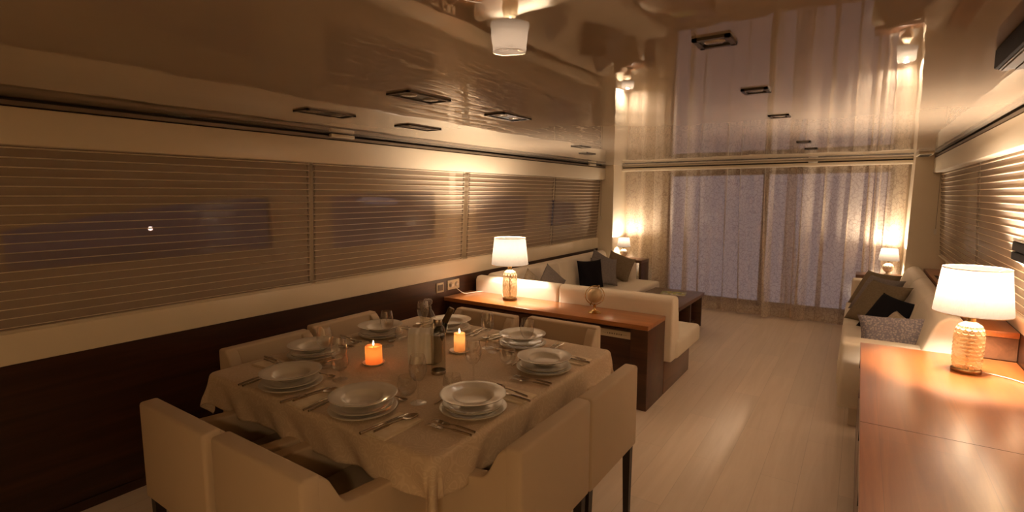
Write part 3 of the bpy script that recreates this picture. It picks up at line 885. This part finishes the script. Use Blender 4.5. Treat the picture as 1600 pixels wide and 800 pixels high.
obj('lower_panel', box(.64, .797, 3.99, 6.98, 0, .6505), 'walnut_front', r, world=True, smooth=False)
b = BM()
for k in range(5): bx(b, .635, .76, 6.10+k*.07, 6.135+k*.07, .8201, .823)
obj('grille', b, 'vent_dark', r, world=True, smooth=False)

# ================================================================== DINING TABLE, CLOTH, CHAIRS
TX0, TX1, TY0, TY1, TZ = -2.56, -1.09, 1.16, 2.60, .750
r = thing('dining_table', 'square dining table hidden under the cream tablecloth', 'table', ((TX0+TX1)/2, (TY0+TY1)/2, 0))
obj('tabletop', box(TX0+.026, TX1-.026, TY0+.026, TY1-.026, .715, .7485, bev=.006), 'walnut_table', r, world=True)
obj('pedestal', box(-2.05, -1.60, 1.68, 2.12, .03, .7145, bev=.006), 'walnut_front', r, world=True)
obj('foot_plate', box(-2.2, -1.45, 1.53, 2.27, 0, .0295, bev=.004), 'walnut_front', r, world=True)
OV = .135
def clothf(u, v):
    s = (TX0-OV)+(TX1-TX0+2*OV)*u; t = (TY0-OV)+(TY1-TY0+2*OV)*v
    rr = .035
    cx = min(max(s, TX0+rr), TX1-rr); cy = min(max(t, TY0+rr), TY1-rr)
    dx, dy = s-cx, t-cy; d = math.hypot(dx, dy)
    if d < 1e-6:
        return Vector((s, t, TZ+.004*0))
    dirx, diry = dx/d, dy/d
    bend = .018
    arc = bend*PI/2
    lin = s+ t
    if d <= rr*.55:
        return Vector((s, t, TZ))
    e = d-rr*.55
    if e < arc:
        a = e/bend; out = bend*math.sin(a); dn = bend*(1-math.cos(a))
    else:
        out = bend; dn = bend+(e-arc)
    corner = abs(dirx*diry)*2
    wv = (math.sin(lin*21+1.3)+.6*math.sin(lin*37+2))*.010*(dn/.15)
    out += .10*dn*(1+.6*corner) + wv*(1-corner)
    # pleats radiating round the corners
    ang = math.atan2(diry, dirx)
    out += corner*dn*.22*math.sin(ang*6+.7)*min(1, dn/.12)
    R = rr*.55+out
    return Vector((cx+dirx*R, cy+diry*R, TZ-dn*(1-.03*math.sin(lin*11))))
b = grid(BM(), 220, 220, clothf)
o = obj('tablecloth', b, 'tablecloth', loc=((TX0+TX1)/2, (TY0+TY1)/2, TZ), angle=180)
tag(o, 'cream damask tablecloth draped over the square dining table', 'tablecloth')
so = o.modifiers.new('thick', 'SOLIDIFY'); so.thickness = .0012; so.offset = -1

CW = .515
def make_chair():
    r = thing('dining_chair', '', 'chair')
    h = CW/2
    obj('backrest', box(-h, h, 0, .070, .385, .785, bev=.014, seg=3), 'chair', r)
    for s in (-1, 1):
        x0, x1 = (h-.065, h-.001) if s > 0 else (-h+.001, -h+.065)
        prof = [(.045, .387), (.56, .385), (.56, .595), (.54, .608), (.19, .640), (.160, .648), (.138, .672), (.100, .745), (.075, .772), (.045, .778)]
        obj('armrest', prism(BM(), prof, 'x', x0, x1, bev=.009, seg=3), 'chair', r)
    obj('seat', box(-h+.066, h-.066, .0705, .545, .40, .475, bev=.022, seg=3), 'chair', r)
    obj('seat_frame', box(-h+.066, h-.066, .0705, .54, .385, .3995), 'piping', r, smooth=False)
    for sx in (-1, 1):
        for y in (.012, .515):
            b = BM(); t = BM()
            xo = sx*(h-.030)
            bmesh.ops.create_cube(t, size=1)
            for v in t.verts:
                k = .019 if v.co.z > 0 else .013
                v.co = Vector((xo+(.008*sx if v.co.z < 0 else 0)+(k if v.co.x > 0 else -k), y+.02+(k if v.co.y > 0 else -k), .3845 if v.co.z > 0 else 0))
            merge(b, t)
            obj('leg', b, 'leg', r, smooth=False)
    return r
chair = make_chair()
# (x, y, heading) heading 0 faces +y; the origin is the middle of the outer back
spots = [
    (-2.07, .79, 0, 'cream dining armchair on the near side at the left, seen from the back'),
    (-1.525, .80, 0, 'cream dining armchair on the near side at the right, in the lower left foreground'),
    (-.845, 1.56, PI/2, 'cream dining armchair on the aisle side nearest the viewer'),
    (-.84, 2.075, PI/2, 'cream dining armchair on the aisle side next to the divider'),
    (-1.56, 2.93, PI, 'cream dining armchair at the divider side, right of the two'),
    (-2.14, 2.88, PI, 'cream dining armchair at the divider side, left of the two behind the candle'),
    (-2.80, 1.59, -PI/2, 'cream dining armchair on the left wall side nearest the viewer'),
    (-2.86, 2.16, -PI/2, 'cream dining armchair on the left wall side, farther from the viewer')]
for i, (x, y, a, lab) in enumerate(spots):
    c = chair if i == 0 else copy_tree(chair)
    c.location = (x, y, 0); c.rotation_euler = (0, 0, a)
    c['label'] = lab; c['group'] = 'dining chairs around the table'; c['category'] = 'chair'

# ================================================================== TABLE SETTINGS
TT = TZ+.0015
def plate_bm(R, h, well, wellz):
    return lathe(BM(), [(0, wellz), (well, wellz), (well+.012, wellz+.004), (R*.80, h-.006), (R-.004, h), (R, h-.001), (R-.002, h-.004), (R*.80, h-.010), (well+.012, .004), (well*.9, 0), (well*.85, 0), (well*.82, .003), (0, .003)], 56)
def soup_bm():
    R = .133
    return lathe(BM(), [(0, .007), (.050, .007), (.064, .011), (.074, .022), (.079, .0275), (.088, .030), (.110, .034), (R-.003, .040), (R, .039), (R-.003, .036), (.110, .030), (.088, .026), (.070, .010), (.060, .004), (.050, 0), (.046, 0), (.044, .004), (0, .004)], 64)
mesh_cache = {}
def inst(name, builder, m, loc, rz=0, rx=0):
    """copies share mesh data"""
    if name not in mesh_cache:
        o = obj(name, builder(), m)
        mesh_cache[name] = o.data
    else:
        o = bpy.data.objects.new(name, mesh_cache[name]); C.objects.link(o)
    o.location = loc; o.rotation_euler = (rx, 0, rz)
    return o

def spoon_bm():
    b = BM()
    def f(sg):
        def g(u, v):
            a = 2*PI*u; k = v
            x = .021*math.cos(a)*k; y = .033*math.sin(a)*k
            return Vector((x*(1+.15*math.sin(a)), y+.070, .009 - .009*(1-k*k) + sg))
        return g
    grid(b, 24, 6, f(.0012)); grid(b, 24, 6, f(0))
    bmesh.ops.remove_doubles(b, verts=b.verts[:], dist=.0003)
    tube(b, [(0, .042, .008), (0, .02, .010), (0, -.03, .008), (0, -.09, .005)], [.0028]*6+[.0024]*6+[.0045]*8, 8)
    bmesh.ops.recalc_face_normals(b, faces=b.faces[:])
    return b
def fork_bm():
    b = BM()
    for k in range(4):
        x = -.0095+k*.0063
        tube(b, [(x, .105, .005), (x, .080, .008), (x, .055, .006)], .0015, 6)
    bx(b, -.0115, .0115, .040, .058, .0045, .0068, bev=.001)
    prism(b, [(-.0115, .041), (.0115, .041), (.004, .024), (-.004, .024)], 'z', .0045, .0066)
    tube(b, [(0, .028, .006), (0, .0, .009), (0, -.05, .007), (0, -.09, .005)], [.0026]*8+[.0045]*11, 8)
    return b
def knife_bm():
    b = BM()
    prism(b, [(-.008, .0), (.008, .0), (.008, .09), (.002, .118), (-.007, .10)], 'z', .0035, .0052, bev=.0006)
    tube(b, [(0, .004, .0055), (0, -.04, .0055), (0, -.105, .0055)], [.0045]*4+[.0058]*10, 10)
    return b
def dessert_bm():
    b = spoon_bm(); b.transform(Matrix.Scale(.72, 4)); return b
def napkin_bm():
    b = BM()
    for k in range(3):
        def f(u, v, k=k):
            return Vector(((u-.5)*(.125-.004*k), (v-.5)*(.20-.006*k), .0012+k*.0022+.0008*math.sin(9*u+5*v+k)))
        t = BM(); grid(t, 8, 10, f)
        bmesh.ops.solidify(t, geom=t.faces[:], thickness=.0016)
        merge(b, t)
    return b

# place settings: plate centre, heading of the diner (0 looks towards +y)
places = [
    (-2.07, 1.29, 0, 'at the near edge, left place', 'near edge left place'),
    (-1.587, 1.29, 0, 'at the near edge, right place', 'near edge right place'),
    (-1.228, 1.54, PI/2, 'at the aisle edge, near place', 'aisle edge near place'),
    (-1.238, 2.11, PI/2, 'at the aisle edge, far place', 'aisle edge far place'),
    (-1.55, 2.40, PI, 'at the divider edge, right place', 'divider edge right place'),
    (-2.11, 2.42, PI, 'at the divider edge, left place', 'divider edge left place'),
    (-2.36, 1.61, -PI/2, 'at the wall edge, near place', 'wall edge near place'),
    (-2.375, 2.085, -PI/2, 'at the wall edge, far place', 'wall edge far place')]
rnd = random.Random(3)
for (px, py, a, where, short) in places:
    ca, sa = math.cos(a), math.sin(a)
    def at(lx, ly, z=TT): return (px+lx*ca-ly*sa, py+lx*sa+ly*ca, z)
    o = inst('dinner_plate', lambda: plate_bm(.135, .019, .085, .005), 'porcelain', at(0, 0)); tag(o, 'large cream dinner plate at the bottom of the stack ' + where, 'plate', 'dinner plates')
    o = inst('flat_plate', lambda: plate_bm(.122, .018, .076, .005), 'porcelain', at(rnd.uniform(-.004, .004), rnd.uniform(-.004, .004), TT+.0145)); tag(o, 'smaller cream flat plate in the middle of the stack ' + where, 'plate', 'middle plates')
    o = inst('soup_plate', soup_bm, 'porcelain', at(rnd.uniform(-.003, .003), rnd.uniform(-.003, .003), TT+.0305)); tag(o, 'cream wide rimmed soup plate on top of the stack ' + where, 'plate', 'soup plates')
    nx = .205
    o = inst('napkin', napkin_bm, 'napkin', at(nx, -.035), a+rnd.uniform(-.04, .04)); tag(o, 'folded linen napkin under the knife and spoon ' + where, 'napkin', 'linen napkins')
    o = inst('table_knife', knife_bm, 'steel', at(nx-.022, -.055, TT+.0085), a+rnd.uniform(-.12, -.02)); tag(o, 'steel table knife lying on the napkin ' + where, 'knife', 'table knives')
    o = inst('soup_spoon', spoon_bm, 'steel', at(nx+.012, -.035, TT+.0085), a+rnd.uniform(-.22, -.1)); tag(o, 'steel soup spoon lying on the napkin ' + where, 'spoon', 'soup spoons')
    o = inst('table_fork', fork_bm, 'steel', at(-.165, -.045, TT), a+.05); tag(o, 'steel fork next to the plates ' + where, 'fork', 'inner forks')
    o = inst('table_fork', fork_bm, 'steel', at(-.198, -.050, TT), a+.12); tag(o, 'steel fork farther from the plates ' + where, 'fork', 'outer forks')
    o = inst('dessert_spoon', dessert_bm, 'steel', at(.01, .160, TT), a-PI/2+rnd.uniform(-.1, .1)); tag(o, 'small steel dessert spoon beyond the plates ' + where, 'spoon', 'dessert spoons')

# glasses
def wine_bm():
    b = BM()
    lathe(b, [(.0, .0035), (.012, .004), (.030, .0018), (.034, .001), (.034, 0), (0, 0)], 36)
    lathe(b, [(.010, .004), (.004, .010), (.0034, .03), (.0034, .08), (.006, .090), (.018, .098), (.030, .115), (.0365, .138), (.036, .160), (.032, .185), (.0285, .203), (.0277, .203), (.0312, .185), (.0352, .160), (.0357, .138), (.029, .116), (.017, .100), (0, .094)], 36)
    return b
def tumbler_bm():
    return lathe(BM(), [(0, 0), (.020, 0), (.032, .008), (.040, .025), (.0415, .042), (.039, .062), (.035, .082), (.0342, .082), (.038, .062), (.0403, .042), (.0388, .026), (.031, .012), (.018, .007), (0, .007)], 36)
for (x, y, lab) in ((-2.155, 1.53, 'stemmed wine glass standing behind the near edge left plates'),
                    (-1.95, 1.46, 'stemmed wine glass right of a tumbler, beyond the near edge left plates'),
                    (-2.17, 1.95, 'stemmed wine glass left of the tumbler behind the orange candle'),
                    (-1.455, 1.465, 'stemmed wine glass between the two nearest plate stacks'),
                    (-1.40, 1.76, 'tall wine glass standing in front of the pale candle'),
                    (-1.68, 2.24, 'stemmed wine glass right of the pale candle, near the divider'),
                    (-1.42, 2.24, 'stemmed wine glass in front of the divider edge right plates'),
                    (-2.19, 2.26, 'stemmed wine glass beside the champagne, nearest the wall corner')):
    o = inst('wine_glass', wine_bm, 'glass', (x, y, TT), rnd.uniform(0, 3)); tag(o, lab, 'glass', 'wine glasses')
for (x, y, lab) in ((-2.06, 1.545, 'round tumbler between the two left wine glasses'),
                    (-2.20, 2.09, 'round tumbler left of the white napkin'),
                    (-1.60, 2.18, 'round tumbler right of the pale candle'),
                    (-1.44, 2.09, 'round tumbler left of the aisle edge far plates'),
                    (-1.41, 1.625, 'round tumbler behind the aisle edge near plates'),
                    (-1.56, 1.505, 'round tumbler beyond the near edge right plates')):
    o = inst('tumbler', tumbler_bm, 'glass', (x, y, TT), rnd.uniform(0, 3)); tag(o, lab, 'glass', 'water tumblers')

# candles
def candle(x, y, R, H, label, m, col, e):
    s = obj('candle_saucer', lathe(BM(), [(0, .004), (.045, .004), (.056, .010), (.058, .009), (.048, 0), (0, 0)], 36), 'porcelain')
    s.location = (x, y, TT); tag(s, 'small saucer under the ' + label, 'saucer', 'candle saucers')
    r = thing('candle', label, 'candle', (x, y, TT+.0045), 0, None)
    obj('wax', lathe(BM(), [(0, 0), (R-.002, 0), (R, .003), (R, H-.003), (R-.003, H), (R-.009, H-.002), (R-.014, H-.008), (.004, H-.012), (0, H-.012)], 40), m, r)
    obj('wick', tube(BM(), [(0, 0, H-.012), (.001, 0, H+.001)], .001, 6, False), 'slot', r)
    obj('flame', lathe(BM(), [(0, H-.002), (.0035, H+.004), (.0042, H+.009), (.0022, H+.018), (0, H+.026)], 14), 'flame', r)
    L = bpy.data.lights.new('candle_light', 'POINT'); L.energy = e; L.color = (1, .55, .22); L.shadow_soft_size = .008
    o = bpy.data.objects.new('candle_light', L); C.objects.link(o); o.parent = r; o.location = (0, 0, H-.03)
    L2 = bpy.data.lights.new('flame_light', 'POINT'); L2.energy = e*.6; L2.color = (1, .62, .3); L2.shadow_soft_size = .006
    o = bpy.data.objects.new('flame_light', L2); C.objects.link(o); o.parent = r; o.location = (0, 0, H+.016)
candle(-1.995, 1.70, .042, .090, 'thick orange glowing pillar candle', 'wax', 0, CANDLE_W)
candle(-1.766, 2.10, .031, .100, 'slimmer pale pillar candle behind the bottles', 'wax_pale', 0, CANDLE_W*.7)

# water bottle with steel cap
r = thing('water_bottle', 'clear cylindrical water bottle with steel cap in the middle of the table', 'bottle', (-1.63, 1.78, TT))
obj('glass_body', lathe(BM(), [(0, .002), (.032, .002), (.035, .006), (.035, .205), (.032, .222), (.022, .234), (.019, .240)], 40), 'bottle_glass', r)
obj('water', lathe(BM(), [(0, .008), (.0335, .008), (.0335, .190), (0, .190)], 40), 'water', r)
obj('base_ring', lathe(BM(), [(0, 0), (.0355, 0), (.0365, .004), (.0365, .014), (.0355, .016)], 40), 'steel_dull', r)
obj('cap', lathe(BM(), [(.021, .236), (.022, .238), (.022, .262), (.020, .266), (0, .266)], 32), 'steel_dull', r)
# carafe
r = thing('glass_carafe', 'tall clear glass carafe with stopper behind the white napkin', 'bottle', (-1.92, 2.02, TT))
obj('body', lathe(BM(), [(0, 0), (.040, 0), (.044, .01), (.045, .14), (.040, .19), (.030, .215), (.020, .228), (.019, .245), (.023, .25)], 36), 'bottle_glass', r)
obj('stopper', lathe(BM(), [(0, .246), (.017, .248), (.017, .255), (.024, .262), (.026, .275), (.020, .287), (0, .29)], 28), 'glass', r)
# cooler with champagne and napkin
BX, BY = -1.775, 1.89
r = thing('bottle_cooler', 'steel bottle cooler holding the champagne, partly behind the napkin', 'cooler', (BX, BY, TT))
obj('bucket', lathe(BM(), [(0, 0), (.048, 0), (.053, .004), (.058, .15), (.060, .152), (.0565, .152), (.0515, .008), (0, .008)], 40), 'steel_dull', r)
tl = Matrix.Translation((BX-.02, BY-.012, TT+.025)) @ Matrix.Rotation(R_(27), 4, Vector((-.56, .83, 0)))
r = thing('champagne_bottle', 'dark champagne bottle with foil neck leaning out of the cooler', 'bottle', (BX, BY, TT+.02))
b = lathe(BM(), [(0, 0), (.030, 0), (.034, .006), (.034, .135), (.029, .165), (.018, .20), (.0155, .215)], 32, tl)
obj('glass_body', b, 'dark_glass', r, world=True)
b = lathe(BM(), [(.018, .195), (.0165, .215), (.0155, .262), (.017, .264), (.0175, .276), (.014, .285), (0, .287)], 28, tl)
obj('foil', b, 'foil', r, world=True)
# napkin standing / draped over the front of the cooler
def drape(u, v):
    # v runs from behind the rim over the front and down
    w = .130*(1-.10*abs(v-.6))
    fx = (u-.5)*w
    fold = .0045*math.sin(u*17)+.003*math.sin(u*31+v*4)
    L = v*.26
    if L < .05: y = .02-L*.9; z = .165+.012*math.sin(L/.05*PI/2)
    else:
        k = (L-.05); y = -.025-.040*min(1, k/.02)-.012*min(1, k/.2); z = .177-k*.80
    return Vector((fx, y+fold-.006, z))
b = BM(); grid(b, 30, 40, drape)
bmesh.ops.solidify(b, geom=b.faces[:], thickness=.002)
b.transform(Matrix.Rotation(R_(38), 4, 'Z'))
o = obj('draped_napkin', b, 'white_cloth', angle=60); o.location = (BX-.035, BY-.03, TT+.006)
tag(o, 'white napkin hanging over the front of the bottle cooler', 'napkin')
